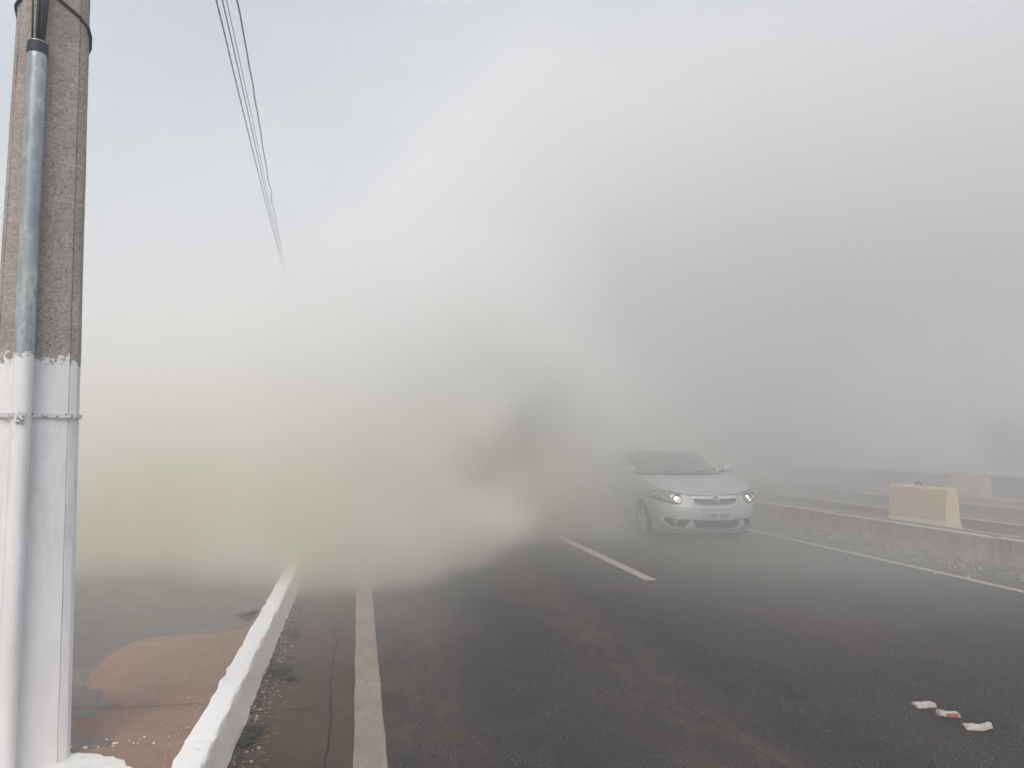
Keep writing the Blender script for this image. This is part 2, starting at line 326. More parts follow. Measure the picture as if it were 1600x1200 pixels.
# ------------------------------------------------------------------ utility pole
PX, PY = -1.44, 3.85
pole = empty('utility_pole', (PX, PY, GZ))
tag(pole, 'tapered concrete utility pole whitewashed up to head height on the pavement', 'utility pole')
ca, sa = math.cos(R(20.4)), math.sin(R(20.4))
def pl(u, f): return (u * ca + f * sa, u * sa - f * ca)     # local frame: u to the right seen from the road, f to the front
def kt(z): return 1.18 - .082 * z if z < 3.5 else .893 - .025 * (z - 3.5)
sec = [(-.150, -.07), (-.163, -.03), (-.165, -.02), (-.151, .004), (-.1485, .002), (-.146, .010), (-.098, .072), (-.080, .084), (-.055, .083), (.118, .034), (.1205, .026), (.124, .031), (.150, .014), (.163, -.012), (.165, -.05), (.10, -.20), (-.09, -.20)]
bm = bmesh.new(); rings = []
zs = [i * .06 for i in range(int(7.9 / .06) + 1)]
for z in zs:
    k = kt(z)
    ring = []
    for i, (u, f) in enumerate(sec):
        j = .0022 * mnoise.noise(Vector((i * 3.1, z * 3.5, 1))) + (.004 * max(0, mnoise.noise(Vector((i, z * 8, 5))) - .25) * -4 if i in (11, 12, 13, 1) else 0)
        x, y = pl((u + (-j if u < 0 else j)) * k, f * k + j)
        ring.append(bm.verts.new((x, y, z)))
    rings.append(ring)
n = len(sec)
for a, b in zip(rings, rings[1:]):
    for i in range(n): bm.faces.new((a[i], a[(i + 1) % n], b[(i + 1) % n], b[i]))
bm.faces.new(rings[-1])
o = link_bm('shaft', bm, POLE, pole, True, 25); o.location = (0, 0, 0)
# the paint level in the pole material is in object space of the shaft: its foot is at pavement level
def cpt(z):
    u = interp(z, [(0, -.055), (1.75, -.055), (3.5, -.060), (9, -.12)]); kk = kt(z)
    x, y = pl(u, .082 * kk + .036); return (x, y, z)
bm = bmesh.new(); tube(bm, [cpt(z) for z in [i * .12 for i in range(0, 28)] + [3.19]], .039, 20); o = link_bm('conduit', bm, COND, pole, True, 40)
bm = bmesh.new(); tube(bm, [cpt(3.185), cpt(3.20), cpt(3.235)], [.043, .0435, .042], 20); link_bm('conduit_cap', bm, CABLE, pole, True, 40)
for i, (du, r, du2, fz) in enumerate(((-.022, .0045, -.045, 0), (-.006, .006, -.004, .01), (.004, .006, .002, .0), (.012, .006, .008, .012), (.016, .006, .04, .006), (.020, .0055, .055, -.004))):
    bm = bmesh.new(); pts = []
    for k in range(14):
        z = 3.21 + k * .21; t = min(1, k / 4); kk = kt(z); x, y = pl(-.058 + du + (du2 - du) * t, .088 * kk + .03 + fz); pts.append((x, y, z))
    tube(bm, pts, r, 8); o = link_bm('riser_cable', bm, CABLE, pole, True)
# straps round the shaft
def ringpath(z, tilt, off, closed=True):
    kk = kt(z); P = []
    for (u, f) in sec:
        c = Vector((u, f + .05)); l = c.length; c = c * ((l + off) / l); P.append((*pl(c.x * kk, (c.y - .05) * kk), z + tilt * c.x + 1.0 * (c.y - .05)))
    return P
zb = 1.545
bm = bmesh.new(); P = []
kk = kt(zb)
for (u, f) in ((-.170, -.06), (-.168, .0), (-.150, .014), (-.118, .066), (-.100, .112), (-.086, .148), (-.060, .162), (-.034, .148), (-.016, .108), (.010, .072), (.120, .044), (.152, .024), (.172, -.01), (.175, -.06), (.1, -.21), (-.1, -.21)):
    P.append(pl(u * kk, f * kk))
rr = []
for k, (dz, of) in enumerate(((-.008, 0), (-.008, .004), (.010, .004), (.010, 0))):
    rr.append([bm.verts.new((x * (1 + of * 6), y * (1 + of * 6) - of, zb + dz + .004 * mnoise.noise(Vector((x * 40, y * 40, 0))))) for x, y in P])
for a, b in zip(rr, rr[1:]):
    for i in range(len(P)): bm.faces.new((a[i], a[(i + 1) % len(P)], b[(i + 1) % len(P)], b[i]))
link_bm('steel_strap', bm, STRAP, pole)
bm = bmesh.new(); x, y = pl(-.062, .176); box(bm, x - .020, x + .016, y - .002, y + .006, zb - .03, zb - .004); link_bm('strap_buckle', bm, STRAP, pole)
bm = bmesh.new(); P = ringpath(3.43, -.22, .008); P = P + [P[0]]; tube(bm, P, .007, 8, False); link_bm('tie_cable', bm, CABLE, pole, True)

# ------------------------------------------------------------------ overhead cables
def cable(name, pts, r, label, twist=0, wob=0):
    bm = bmesh.new()
    ysx = [3.85 + .12 * i for i in range(int(42 / .12))]
    def at(y): return sum((Vector((interp(y + q, [(p[1], p[0]) for p in pts]), y, interp(y + q, [(p[1], p[2]) for p in pts]))) for q in (-4.2, -2.8, -1.4, 0, 1.4, 2.8, 4.2)), Vector()) / 7
    if twist:
        for ph in (0, math.pi):
            tube(bm, [at(y) + Vector((math.cos(y * twist + ph) * r, 0, math.sin(y * twist + ph) * r)) for y in ysx], r, 6)
    else:
        tube(bm, [at(y) + Vector((wob * mnoise.noise(Vector((y * 1.3, r * 99, 0))), 0, wob * mnoise.noise(Vector((y * 1.3, 5, r * 9))))) for y in ysx], r, 6)
    return tag(link_bm(name, bm, WIRE, None, True), label, 'cable', 'cables running overhead into the smoke')
cable('overhead_cable', [(-1.22, 3.85, 5.83), (-1.413, 7.6, 5.88), (-1.60, 10.5, 6.02), (-1.83, 17, 6.0), (-3.2, 46, 6.6)], .0055, 'twisted overhead cable, outermost left of the strands fading into the smoke', 14)
cable('overhead_cable', [(-1.20, 3.85, 5.86), (-1.345, 7.6, 5.90), (-1.545, 10.5, 6.08), (-1.82, 17, 6.03), (-3.2, 46, 6.7)], .007, 'straight overhead cable in the middle of the strands fading into the smoke')
cable('overhead_cable', [(-1.17, 3.85, 5.90), (-1.31, 7.6, 5.93), (-1.51, 10.5, 6.10), (-1.80, 17, 6.06), (-3.15, 46, 6.75)], .0045, 'thin overhead cable close beside the middle strand above the road edge')
cable('overhead_cable', [(-1.05, 3.85, 5.85), (-1.205, 7.6, 5.95), (-1.425, 10.5, 6.15), (-1.79, 17, 6.10), (-3.1, 46, 6.8)], .0095, 'thick wavy overhead cable set apart to the right of the other strands', 0, .022)

# ------------------------------------------------------------------ low walls to the right
def low_wall(x, y0, y1, h, mt, label, th=.16, seed=0, ledge=True):
    root = empty('low_wall', (x, y0, 0)); tag(root, label, 'low wall', 'low concrete walls beside the road')
    bm = bmesh.new(); n = int((y1 - y0) / .25); rings = []
    for i in range(n + 1):
        y = (y1 - y0) * i / n; ring = []
        for j, (a, z) in enumerate(((0, -.02), (0, h * .5), (0, h - .012), (.012, h), (th - .01, h), (th, h - .01), (th, -.02))):
            ring.append(bm.verts.new((a + (.014 * ((i // 14 + seed) % 3) if j < 5 else 0) + .008 * mnoise.noise(Vector((y, j, seed))), y, z + .006 * mnoise.noise(Vector((y * 1.4, seed, 2))) * (z > 0))))
        rings.append(ring)
        if i % 14 == 13:
            rings.append([bm.verts.new((v.co.x + (.03 if j < 4 else 0), v.co.y + .008, v.co.z - (.02 if v.co.z > .1 else 0))) for j, v in enumerate(ring)])
    for a, b in zip(rings, rings[1:]):
        for j in range(6): bm.faces.new((a[j], a[j + 1], b[j + 1], b[j]))
    bm.faces.new(rings[0]); bm.faces.new(rings[-1]); link_bm('wall_face', bm, mt, root)
    if ledge:
        bm = bmesh.new(); box(bm, th + .11, th + .17, 0, y1 - y0, -.02, h + .012); link_bm('rear_ledge', bm, mt, root)
        bm = bmesh.new(); box(bm, th + .001, th + .109, 0, y1 - y0, -.02, h - .14); link_bm('channel', bm, DIRT, root)
    return root
low_wall(8.15, 2, 48, .35, WALLA, 'stained low concrete wall nearest the road edge line', .15, 1)
low_wall(9.75, 2, 48, .35, WALLB, 'damp low concrete wall just behind the ochre barrier block', .12, 2)
low_wall(12.1, 2, 48, .35, WALLB, 'low concrete wall between the ochre and pinkish barrier blocks', .12, 3)
low_wall(13.5, 2, 48, .36, WALLA, 'low concrete wall at the foot of the pinkish barrier block', .12, 4)
sheet('path', [(8.5, -4), (60, -4), (60, 70), (8.5, 70)], .0, brown('guideway concrete', (.17, .14, .125), (.23, .19, .17), off=9))
# far wall with pale coping
root = empty('coped_wall', (15.5, 2, 0)); tag(root, 'dark blue grey wall with bright white coping beyond the barrier blocks', 'wall')
bm = bmesh.new(); box(bm, 0, .2, 0, 46, -.02, .74); link_bm('wall_face', bm, FARW, root)
bm = bmesh.new(); box(bm, -.05, .28, 0, 46, .741, .83); link_bm('coping', bm, SPLASH, root)
# barrier blocks
def barrier(x, y0, ln, h, mt, label, sc=1.0):
    root = empty('barrier_block', (x, y0, 0)); tag(root, label, 'barrier block', 'concrete barrier blocks behind the low wall')
    prof = [(-.25, 0), (-.25, .10), (-.135, .36), (-.095, .82), (-.08, .85), (.08, .85), (.095, .82), (.135, .36), (.25, .10), (.25, 0)]
    prof = [(a * sc, z * h / .85) for a, z in prof]
    bm = bmesh.new(); rings = []
    for i, (y, s) in enumerate(((0, .965), (.03, 1), (ln * .25, 1), (ln * .5, 1), (ln * .75, 1), (ln - .03, 1), (ln, .965))):
        rings.append([bm.verts.new((a * s + .006 * mnoise.noise(Vector((a * 9, y * 3, z * 5))), y, z * (1 if z == 0 else .97 + .03 * s) + .005 * mnoise.noise(Vector((a * 9, y * 4, 7))))) for a, z in prof])
    for a, b in zip(rings, rings[1:]):
        for j in range(len(prof)): bm.faces.new((a[j], a[(j + 1) % len(prof)], b[(j + 1) % len(prof)], b[j]))
    bm.faces.new(rings[0]); bm.faces.new(rings[-1]); link_bm('body', bm, mt, root)
    return root
b1 = barrier(8.92, 10.30, 1.28, .885, OCHRE, 'ochre painted concrete barrier block with a wire lifting loop on top')
bm = bmesh.new(); tube(bm, [(0 + .01 * math.sin(t * 3), .72 + .06 * math.cos(t), .86 + .09 * math.sin(t) + .01) for t in [math.pi * (i / 14 * 1.1 - .05) for i in range(15)]], .009, 6)
link_bm('lifting_loop', bm, TWIG, b1, True)
barrier(14.0, 15.1, 1.0, .89, PINK, 'pinkish concrete barrier block farther off in front of the coped wall', 1.0)

# shrubs behind the far wall
def shrub(x, y, h, r, label, seed):
    rnd = random.Random(seed); root = empty('shrub', (x, y, 0)); tag(root, label, 'shrub', 'shrubs behind the far wall')
    bm = bmesh.new(); st = []
    for k in range(7):
        a = rnd.uniform(0, 6.28); e = rnd.uniform(.25, .75) * r; top = Vector((math.cos(a) * e, math.sin(a) * e, h * rnd.uniform(.6, .95)))
        pts = [Vector((0, 0, -.02)).lerp(top, t) + Vector((0, 0, .25 * math.sin(t * 3))) for t in (0, .25, .5, .75, 1)]
        tube(bm, pts, [.05, .04, .03, .02, .008], 6); st.append(pts)
    link_bm('stems', bm, TWIG, root, True)
    bm = bmesh.new()
    cl = [p + Vector((rnd.gauss(0, .25), rnd.gauss(0, .25), rnd.gauss(0, .18))) for s_ in st for p in s_[1:] for _ in range(2)]
    for c in cl:
        for _ in range(110):
            p = c + Vector((rnd.gauss(0, .22), rnd.gauss(0, .22), rnd.gauss(0, .18)))
            if p.z < .1: continue
            a = Vector((rnd.gauss(0, 1), rnd.gauss(0, 1), rnd.gauss(0, .6))).normalized(); b = a.cross(Vector((rnd.random(), rnd.random(), rnd.random()))).normalized(); s = rnd.uniform(.04, .08)
            bm.faces.new([bm.verts.new(p + a * s * i + b * s * .45 * j) for i, j in ((-1, 0), (0, -1), (1, 0), (0, 1))])
    link_bm('foliage', bm, flat('shrub leaf', (.035, .06, .03), .6, 0, .5, 3), root)
shrub(25.6, 23.6, 3.4, 1.9, 'tallest dark shrub beyond the white coping at the edge of view', 1)
shrub(25.2, 26.2, 2.6, 1.5, 'lower rounded shrub beyond the coping, beside the tallest one', 2)
# ------------------------------------------------------------------ the silver car
m = M('silver car paint', .5, .3); m.b.inputs['Coat Weight'].default_value = .2; m.b.inputs['Coat Roughness'].default_value = .3
m.col(m.mix(m.rng(m.noise(5, 4), .35, .7), (.39, .40, .41), (.44, .445, .45))); z = m.sep()[2]; m.rough(m.rng(m.math('ADD', z, m.math('MULTIPLY', m.noise(6, 4), .3)), .3, .8, .6, .45)); SILVER = m.m
m = M('windscreen glass', .06, 0, .6); m.col((.09, .105, .105)); m.b.inputs['Coat Weight'].default_value = 1; GLASS = m.m
BLACK = flat('black plastic', (.018, .02, .022), .6); TYRE = flat('tyre rubber', (.03, .03, .031), .85); RIM = flat('alloy rim', (.45, .46, .47), .35, .7, .1)
CHROME = flat('chrome trim', (.75, .76, .77), .18, 1, .04); GREYP = flat('pale grey fascia insert', (.42, .43, .44), .5, .2, .1)
m = M('headlight lens', .1, .3, .8); m.col(m.mix(m.rng(m.noise(26, 2), .4, .6), (.34, .33, .32), (.15, .145, .14))); m.b.inputs['Coat Weight'].default_value = 1; LENS = m.m
m = M('lit headlight', .3); m.b.inputs['Emission Color'].default_value = (1, .86, .62, 1); m.b.inputs['Emission Strength'].default_value = 1.3; m.col((.9, .85, .75)); LIT = m.m
m = M('amber lens', .2); m.col((.42, .30, .24)); AMBER = m.m
m = M('plate enamel', .5); m.col((.50, .51, .52)); PLATE = m.m
INK = flat('plate ink', (.04, .04, .045), .6); EMB = flat('emblem centre', (.11, .085, .09), .4)
car = empty('car', (5.43, 11.08, 0))
tag(car, 'silver sedan with its headlights on driving out of the smoke', 'car')
ZT = [(0, .80), (.12, .805), (.35, .875), (.8, .955), (1.3, 1.03), (2.0, 1.03), (3.0, 1.04), (3.9, 1.04), (4.2, .97)]
WZ = [(.18, .76), (.26, .80), (.42, .835), (.60, .85), (.72, .845), (.82, .82), (.95, .80)]
FZ = [(.18, .12), (.24, .05), (.34, .005), (.46, .0), (.56, .012), (.64, .045), (.72, .085), (.80, .13), (.82, .14)]
NP, DEP, LEN = 2.9, .80, 4.2
def hw(z): return sinterp(z, WZ)
def yfront(x, z):
    t = min(.9999, abs(x) / hw(z)); return interp(z, FZ) + (1 - (1 - t ** NP) ** (1 / NP)) * (DEP - .1)
def surfpt(u, z, o_=0):
    zr = z
    for _ in range(3):
        y_ = min(.9, yfront(min(abs(u), .70), z) + max(0, abs(u) - .70) * 1.55); z = .18 + (zr - .18) * .625 / (sinterp(y_, ZT) - .18)
    U0 = .70; s_ = 1 if u >= 0 else -1; a = abs(u)
    def at(a):
        if a <= U0: return a, yfront(a, z)
        y = yfront(U0, z) + (a - U0) * 1.55; f = interp(z, FZ); q = max(0, 1 - (y - f) / (DEP - .1)); return hw(z) * (1 - q ** NP) ** (1 / NP), y
    x, y = at(a); x2, y2 = at(a + .004); nx, ny = (y2 - y), -(x2 - x); l = math.hypot(nx, ny) or 1
    return Vector((s_ * (x + nx / l * o_), y + ny / l * o_, zr))
def outline(zf, k, n=46):
    """half plan outline (x >= 0) from the front centre to the rear centre, for nominal front height zf"""
    w_, f = hw(zf) , interp(zf, FZ); P = []
    for i in range(n):
        u = i / (n - 1)
        if u < .42:
            a = (u / .42) * math.pi / 2; x = w_ * math.sin(a) ** (2 / NP); y = f + (1 - abs(math.cos(a)) ** (2 / NP)) * (DEP - .1)
        elif u < .8: x = w_; y = f + (DEP - .1) + (u - .42) / .38 * (LEN - .45 - f - DEP + .1)
        else:
            a = (u - .8) / .2 * math.pi / 2; x = w_ * abs(math.cos(a)) ** (2 / 4.); y = LEN - .45 + .45 * abs(math.sin(a)) ** (2 / 3.)
        P.append((x, y))
    return P
NL, NO = 14, 46; levels = []
bm = bmesh.new()
for j in range(NL):
    s = j / (NL - 1); zf = .18 + s * (.805 - .18); row = []
    for (x, y) in outline(zf, j, NO):
        zt_ = sinterp(y, ZT); z = .18 + s * (zt_ - .18)
        if y > .9: x = x * 1.0 + 0.0
        tum = 1 - .05 * max(0, (z - .72) / .3) ** 2 * min(1, max(0, (y - .3)))
        row.append((x * tum, y, z))
    levels.append(row)
V = []
for row in levels:
    vr = [bm.verts.new(p) for p in row]; vl = [vr[0]] + [bm.verts.new((-p[0], p[1], p[2])) for p in row[1:-1]] + [vr[-1]]
    V.append((vr, vl))
for a, b in zip(V, V[1:]):
    for sd_ in (0, 1):
        for i in range(NO - 1):
            q = [a[sd_][i], a[sd_][i + 1], b[sd_][i + 1], b[sd_][i]]; q = list(dict.fromkeys(q))
            if len(q) > 2: bm.faces.new(q)
def cap(vr, vl, crown):
    K = 10; prev = None
    for i in range(NO):
        r_, l_ = vr[i], vl[i]
        if r_ is l_: row = [r_]
        else:
            row = [l_]
            for k in range(1, K):
                t = k / K; p = l_.co.lerp(r_.co, t); u = 2 * t - 1
                bul = crown * (1 - abs(u) ** 2.4) * min(1, max(0, p.y / .5)) ** .8
                rib = .012 * crown / .05 * math.exp(-((abs(u) - .62) / .10) ** 2) * min(1, p.y / .3) if crown > .01 else 0
                row.append(bm.verts.new((p.x, p.y, p.z + bul + rib)))
            row.append(r_)
        if prev is not None:
            if len(prev) == 1:
                for k in range(len(row) - 1): bm.faces.new((prev[0], row[k], row[k + 1]))
            elif len(row) == 1:
                for k in range(len(prev) - 1): bm.faces.new((row[0], prev[k], prev[k + 1]))
            else:
                for k in range(K): bm.faces.new((prev[k], prev[k + 1], row[k + 1], row[k]))
        prev = row
cap(*V[-1], .055); cap(*V[0], 0.0)
body = link_bm('body', bm, SILVER, car, True, 38)
AXF, AXR, WR = 1.02, 3.30, .305
cut = bmesh.new()
for ay in (AXF, AXR):
    for s in (-1, 1):
        x0, x1 = sorted((s * .58, s * 1.1))
        r1 = lathe(cut, [(x0, .355), (x1, .355)], 40, 'X', (0, ay, .305)); cut.faces.new(r1[0]); cut.faces.new(r1[-1])
co = link_bm('wheel_cutter', cut, BLACK, None); co.location = car.location
md = body.modifiers.new('b', 'BOOLEAN'); md.operation = 'DIFFERENCE'; md.object = co; md.solver = 'EXACT'
bpy.context.view_layer.update()
me2 = bpy.data.meshes.new_from_object(body.evaluated_get(bpy.context.evaluated_depsgraph_get()))
body.modifiers.clear(); body.data = me2; bpy.data.objects.remove(co)
if not me2.materials: me2.materials.append(SILVER)
for i in range(len(me2.materials)): me2.materials[i] = SILVER
# cabin
def cab(s):            # s 0 base .. 1 roof
    e = s
    return dict(yf=1.15 + (1.86 - 1.15) * s - .03 * math.sin(s * 3.14), yr=3.78 - (3.78 - 3.05) * s, w=.775 - (.775 - .625) * e, z=1.045 + (1.45 - 1.045) * s)
def cabpt(s, a, off=0):
    d = cab(s); yc = (d['yf'] + d['yr']) / 2; hl = (d['yr'] - d['yf']) / 2; c, sn = math.cos(a), math.sin(a)
    ex = 2 / 5.5; x = (d['w'] + off) * abs(sn) ** ex * (1 if sn >= 0 else -1); y = yc - (hl + off) * abs(c) ** ex * (1 if c >= 0 else -1)
    # windscreen bulges forward at the middle
    if c > 0: y -= .13 * (1 - (x / d['w']) ** 2) * c
    return Vector((x, y, d['z'] + off * .3))
bm = bmesh.new(); rows = []; NA = 72
for s in (-.12, 0, .15, .3, .5, .7, .85, .95, 1.0):
    rows.append([bm.verts.new(cabpt(s, 2 * math.pi * k / NA)) for k in range(NA)])
d = cab(1)
for sc_, dz in ((.93, .035), (.72, .055), (.4, .068), (.1, .072)):
    cx_ = Vector((0, (d['yf'] + d['yr']) / 2, 0)); rows.append([bm.verts.new((cabpt(1, 2 * math.pi * k / NA) - cx_) * 1.0 * Matrix.Identity(1)[0][0] if False else Vector((cabpt(1, 2 * math.pi * k / NA).x * sc_, cx_.y + (cabpt(1, 2 * math.pi * k / NA).y - cx_.y) * sc_, d['z'] + dz))) for k in range(NA)])
for a, b in zip(rows, rows[1:]):
    for k in range(NA): bm.faces.new((a[k], a[(k + 1) % NA], b[(k + 1) % NA], b[k]))
bm.faces.new(rows[-1]); link_bm('cabin', bm, SILVER, car, True, 50)
def glasspatch(name, a0, a1, s0, s1, parent=car, taper=0):
    bm = bmesh.new(); na, nsg = 20, 8; g = []
    for j in range(nsg + 1):
        s = s0 + (s1 - s0) * j / nsg; g.append([bm.verts.new(cabpt(s, (a0 + taper * s) + ((a1 - taper * s) - (a0 + taper * s)) * i / na, .006)) for i in range(na + 1)])
    for a, b in zip(g, g[1:]):
        for i in range(na): bm.faces.new((a[i], a[i + 1], b[i + 1], b[i]))
    return link_bm(name, bm, GLASS, parent, True)
def aof(xr):            # angle at which the front outline reaches the share xr of half width
    return math.asin(min(1, xr ** (5.5 / 2)))
glasspatch('windscreen', -aof(.93), aof(.93), .03, .95)
for s in (-1, 1):
    glasspatch('side_window', s * math.radians(52), s * math.radians(100), .1, .93)
    glasspatch('side_window', s * math.radians(104), s * math.radians(134), .1, .93)
bm = bmesh.new()
tube(bm, [cabpt(.02, a, .012) for a in [(-aof(.95)) + 2 * aof(.95) * i / 24 for i in range(25)]], .016, 6)
link_bm('cowl_seal', bm, BLACK, car, True)
for x0 in (-.45, .12):
    bm = bmesh.new(); tube(bm, [Vector((x0 + .5 * t, 1.07 + .10 * t + .14 * abs((x0 + .5 * t) / .75) ** 2, 1.10 + .02 * t)) for t in (0, .3, .6, 1)], .009, 6); link_bm('wiper', bm, BLACK, car, True)
# front decals laid proud of the bumper surface
def decal(name, poly, mt, off=.005, parent=car, rings=5, smooth=True, dome=0, dense=.03, flip=False):
    P = []
    for (a, b), (c, d_) in zip(poly, poly[1:] + poly[:1]):
        n = max(1, int(math.hypot(c - a, d_ - b) / dense))
        for i in range(n): P.append((a + (c - a) * i / n, b + (d_ - b) * i / n))
    cx_ = sum(p[0] for p in P) / len(P); cz_ = sum(p[1] for p in P) / len(P); bm = bmesh.new()
    def vv(x, z, o_): return bm.verts.new(surfpt(x, z, o_))
    c0 = vv(cx_, cz_, off + dome); prev = None; R_ = []
    for k in range(1, rings + 1):
        t = k / rings; R_.append([vv(cx_ + (x - cx_) * t, cz_ + (z - cz_) * t, off + dome * (1 - t * t)) for x, z in P])
    R_.append([vv(x, z, -.012) for x, z in P]); n = len(P)
    for i in range(n): bm.faces.new((c0, R_[0][i], R_[0][(i + 1) % n]))
    for a, b in zip(R_, R_[1:]):
        for i in range(n): bm.faces.new((a[i], a[(i + 1) % n], b[(i + 1) % n], b[i]))
    return link_bm(name, bm, mt, parent, smooth, 40)
def line(name, pts, r, mt, parent=car, off=.006):
    P = []
    for (a, b), (c, d_) in zip(pts, pts[1:]):
        n = max(2, int(math.hypot(c - a, d_ - b) / .03)); P += [(a + (c - a) * i / n, b + (d_ - b) * i / n) for i in range(n)]
    P.append(pts[-1]); bm = bmesh.new(); tube(bm, [surfpt(x, z, off) for x, z in P], r, 6); return link_bm(name, bm, mt, parent, True)
def mir(p): return [(-x, z) for x, z in p]
# hood shut line
line('hood_gap', [(-.60, .845 - .045), (-.50, .795), (-.42, .775), (-.2, .768), (0, .766), (.2, .768), (.42, .775), (.50, .795), (.60, .80)], .0065, BLACK, off=.001)
g = decal('grille', [(-.385, .745), (-.33, .655), (-.2, .636), (0, .630), (.2, .636), (.33, .655), (.385, .745), (.2, .757), (0, .76), (-.2, .757)], BLACK, .004)
decal('grille_bar', [(-.38, .756), (-.372, .722), (-.2, .712), (0, .708), (.2, .712), (.372, .722), (.38, .756), (.2, .763), (0, .766), (-.2, .763)], CHROME, .012, g)
line('grille_trim', [(-.388, .75), (-.335, .65), (-.2, .630), (0, .624), (.2, .630), (.335, .65), (.388, .75)], .0065, CHROME, g)
for zz in (.69, .672, .655): line('grille_slat', [(-.33, zz), (-.15, zz - .006), (0, zz - .008), (.15, zz - .006), (.33, zz)], .0035, GREYP, g, .008)
# emblem
e = empty('emblem', (0, yfront(0, .70) - .02, .70)); e.parent = car; e.rotation_euler = (R(-22), 0, 0)
bm = bmesh.new(); lathe(bm, [(.0, .062), (-.012, .062), (-.016, .056), (-.010, .048), (0, .048)], 28, 'Y'); link_bm('ring', bm, CHROME, e, True, 40)
bm = bmesh.new(); r_ = lathe(bm, [(.0, .049), (-.008, .049), (-.010, .03)], 28, 'Y'); bm.faces.new(r_[-1]); link_bm('disc', bm, EMB, e, True, 40)
def text(name, s, size, mt, parent, loc, rot=(R(90), 0, 0), sx=1.0, ext=.0015, space=1.0):
    cu = bpy.data.curves.new(name, 'FONT'); cu.body = s; cu.size = size; cu.align_x = 'CENTER'; cu.align_y = 'CENTER'; cu.extrude = ext; cu.offset = size * .022; cu.space_character = space
    o = bpy.data.objects.new(name, cu); C.objects.link(o); bpy.context.view_layer.update()
    me = bpy.data.meshes.new_from_object(o.evaluated_get(bpy.context.evaluated_depsgraph_get())); bpy.data.objects.remove(o)
    o = bpy.data.objects.new(name, me); C.objects.link(o); me.materials.clear(); me.materials.append(mt); o.parent = parent; o.location = loc; o.rotation_euler = rot; o.scale = (sx, 1, 1); return o
text('lettering', 'FIAT', .044, CHROME, e, (0, -.013, 0), sx=.78)
# headlights
HL = [(-.99, .742), (-.95, .79), (-.87, .822), (-.76, .835), (-.66, .832), (-.58, .812), (-.53, .778), (-.515, .735), (-.52, .69), (-.55, .652), (-.60, .640), (-.66, .652), (-.76, .682), (-.87, .705), (-.96, .722)]
for s in (-1, 1):
    P = HL if s < 0 else mir(HL)
    h = decal('headlight', P, LENS, .006, car, 6, dome=.018)
    line('rim_line', P + [P[0]], .006, BLACK, h, .006)
    def bowl(x, z, r, name, mt, dp=.03):
        o_ = empty(name, (s * x, yfront(x, z) - .028, z)); o_.parent = h
        return o_
    for (x, z, r, lit) in ((.588, .722, .066, True), (.715, .752, .052, False)):
        q_ = surfpt(x, z, .012 if lit else -.004); x = abs(q_.x); y0 = q_.y - .006; bm = bmesh.new()
        lathe(bm, [(0.012, r * 1.05), (-.004, r), (0.0, r * .88), (.012, r * .5), (.014, .004)], 24, 'Y', (s * x, y0, z)); link_bm('reflector_bowl', bm, CHROME, h, True, 50)
        bm = bmesh.new(); rr_ = r * (.52 if lit else .25); r_ = lathe(bm, [(.008, rr_), (-.004, rr_ * .8), (-.008, rr_ * .3)], 20, 'Y', (s * x, y0, z)); bm.faces.new(r_[-1]); link_bm('lamp', bm, LIT if lit else GREYP, h, True, 50)
    decal('turn_signal', [(s * a, b) for a, b in ((.86, .77), (.92, .775), (.955, .75), (.92, .725), (.86, .735))], AMBER, .022, h, 3)
# lower intake, fog recesses, trims
low = decal('lower_intake', [(-.40, .41), (-.33, .285), (-.2, .262), (0, .256), (.2, .262), (.33, .285), (.40, .41), (.2, .395), (0, .39), (-.2, .395)], BLACK, .004)
for zz in (.36, .335, .31, .285): line('intake_slat', [(-.34, zz), (0, zz - .008), (.34, zz)], .004, GREYP if zz > .5 else BLACK, low, .010)
line('chrome_lip', [(-.50, .295), (-.40, .275), (-.30, .255), (-.15, .243), (0, .24), (.15, .243), (.30, .255), (.40, .275), (.50, .295)], .008, CHROME)
for s in (-1, 1):
    f = decal('fog_recess', [(s * a, b) for a, b in ((.42, .405), (.47, .30), (.60, .30), (.71, .325), (.76, .40), (.73, .435), (.60, .425))], BLACK, .004)
    decal('fog_insert', [(s * a, b) for a, b in ((.40, .39), (.375, .29), (.50, .292), (.47, .345), (.44, .385))], GREYP, .012, f, 4)
    line('fog_trim', [(s * a, b) for a, b in ((.775, .43), (.755, .375), (.71, .31), (.60, .285))], .0065, CHROME, f)
    line('fog_brow', [(s * a, b) for a, b in ((.52, .405), (.60, .418), (.68, .415))], .0055, CHROME, f, .008)
    bm = bmesh.new(); y0 = yfront(.62, .365) - .004; r_ = lathe(bm, [(.005, .042), (-.008, .042), (-.012, .03)], 20, 'Y', (s * .62, y0, .365)); bm.faces.new(r_[-1]); link_bm('fog_lamp', bm, LENS, f, True, 40)
line('bumper_seam', [(-.62, .60), (-.45, .575), (-.2, .562), (0, .56), (.2, .562), (.45, .575), (.62, .60)], .002, BLACK, off=.0005)
# plate
pe = empty('licence_plate', (.005, -.022, .475)); pe.parent = car
bm = bmesh.new(); box(bm, -.20, .20, -.006, .006, -.065, .065); bmesh.ops.bevel(bm, geom=bm.edges[:], offset=.004, segments=2); link_bm('plate_blank', bm, PLATE, pe)
bm = bmesh.new()
for x0, x1, z0, z1 in ((-.19, .19, .057, .060), (-.19, .19, -.060, -.057), (-.19, -.187, -.057, .057), (.187, .19, -.057, .057)): box(bm, x0, x1, -.008, -.0065, z0, z1)
link_bm('plate_border', bm, INK, pe)
text('lettering', 'OBD 9501', .098, INK, pe, (0, -.008, -.016), sx=.86)
bm = bmesh.new(); box(bm, -.24, .24, .004, .05, -.08, .085); bmesh.ops.bevel(bm, geom=bm.edges[:], offset=.006, segments=2); link_bm('plate_bracket', bm, SILVER, pe)
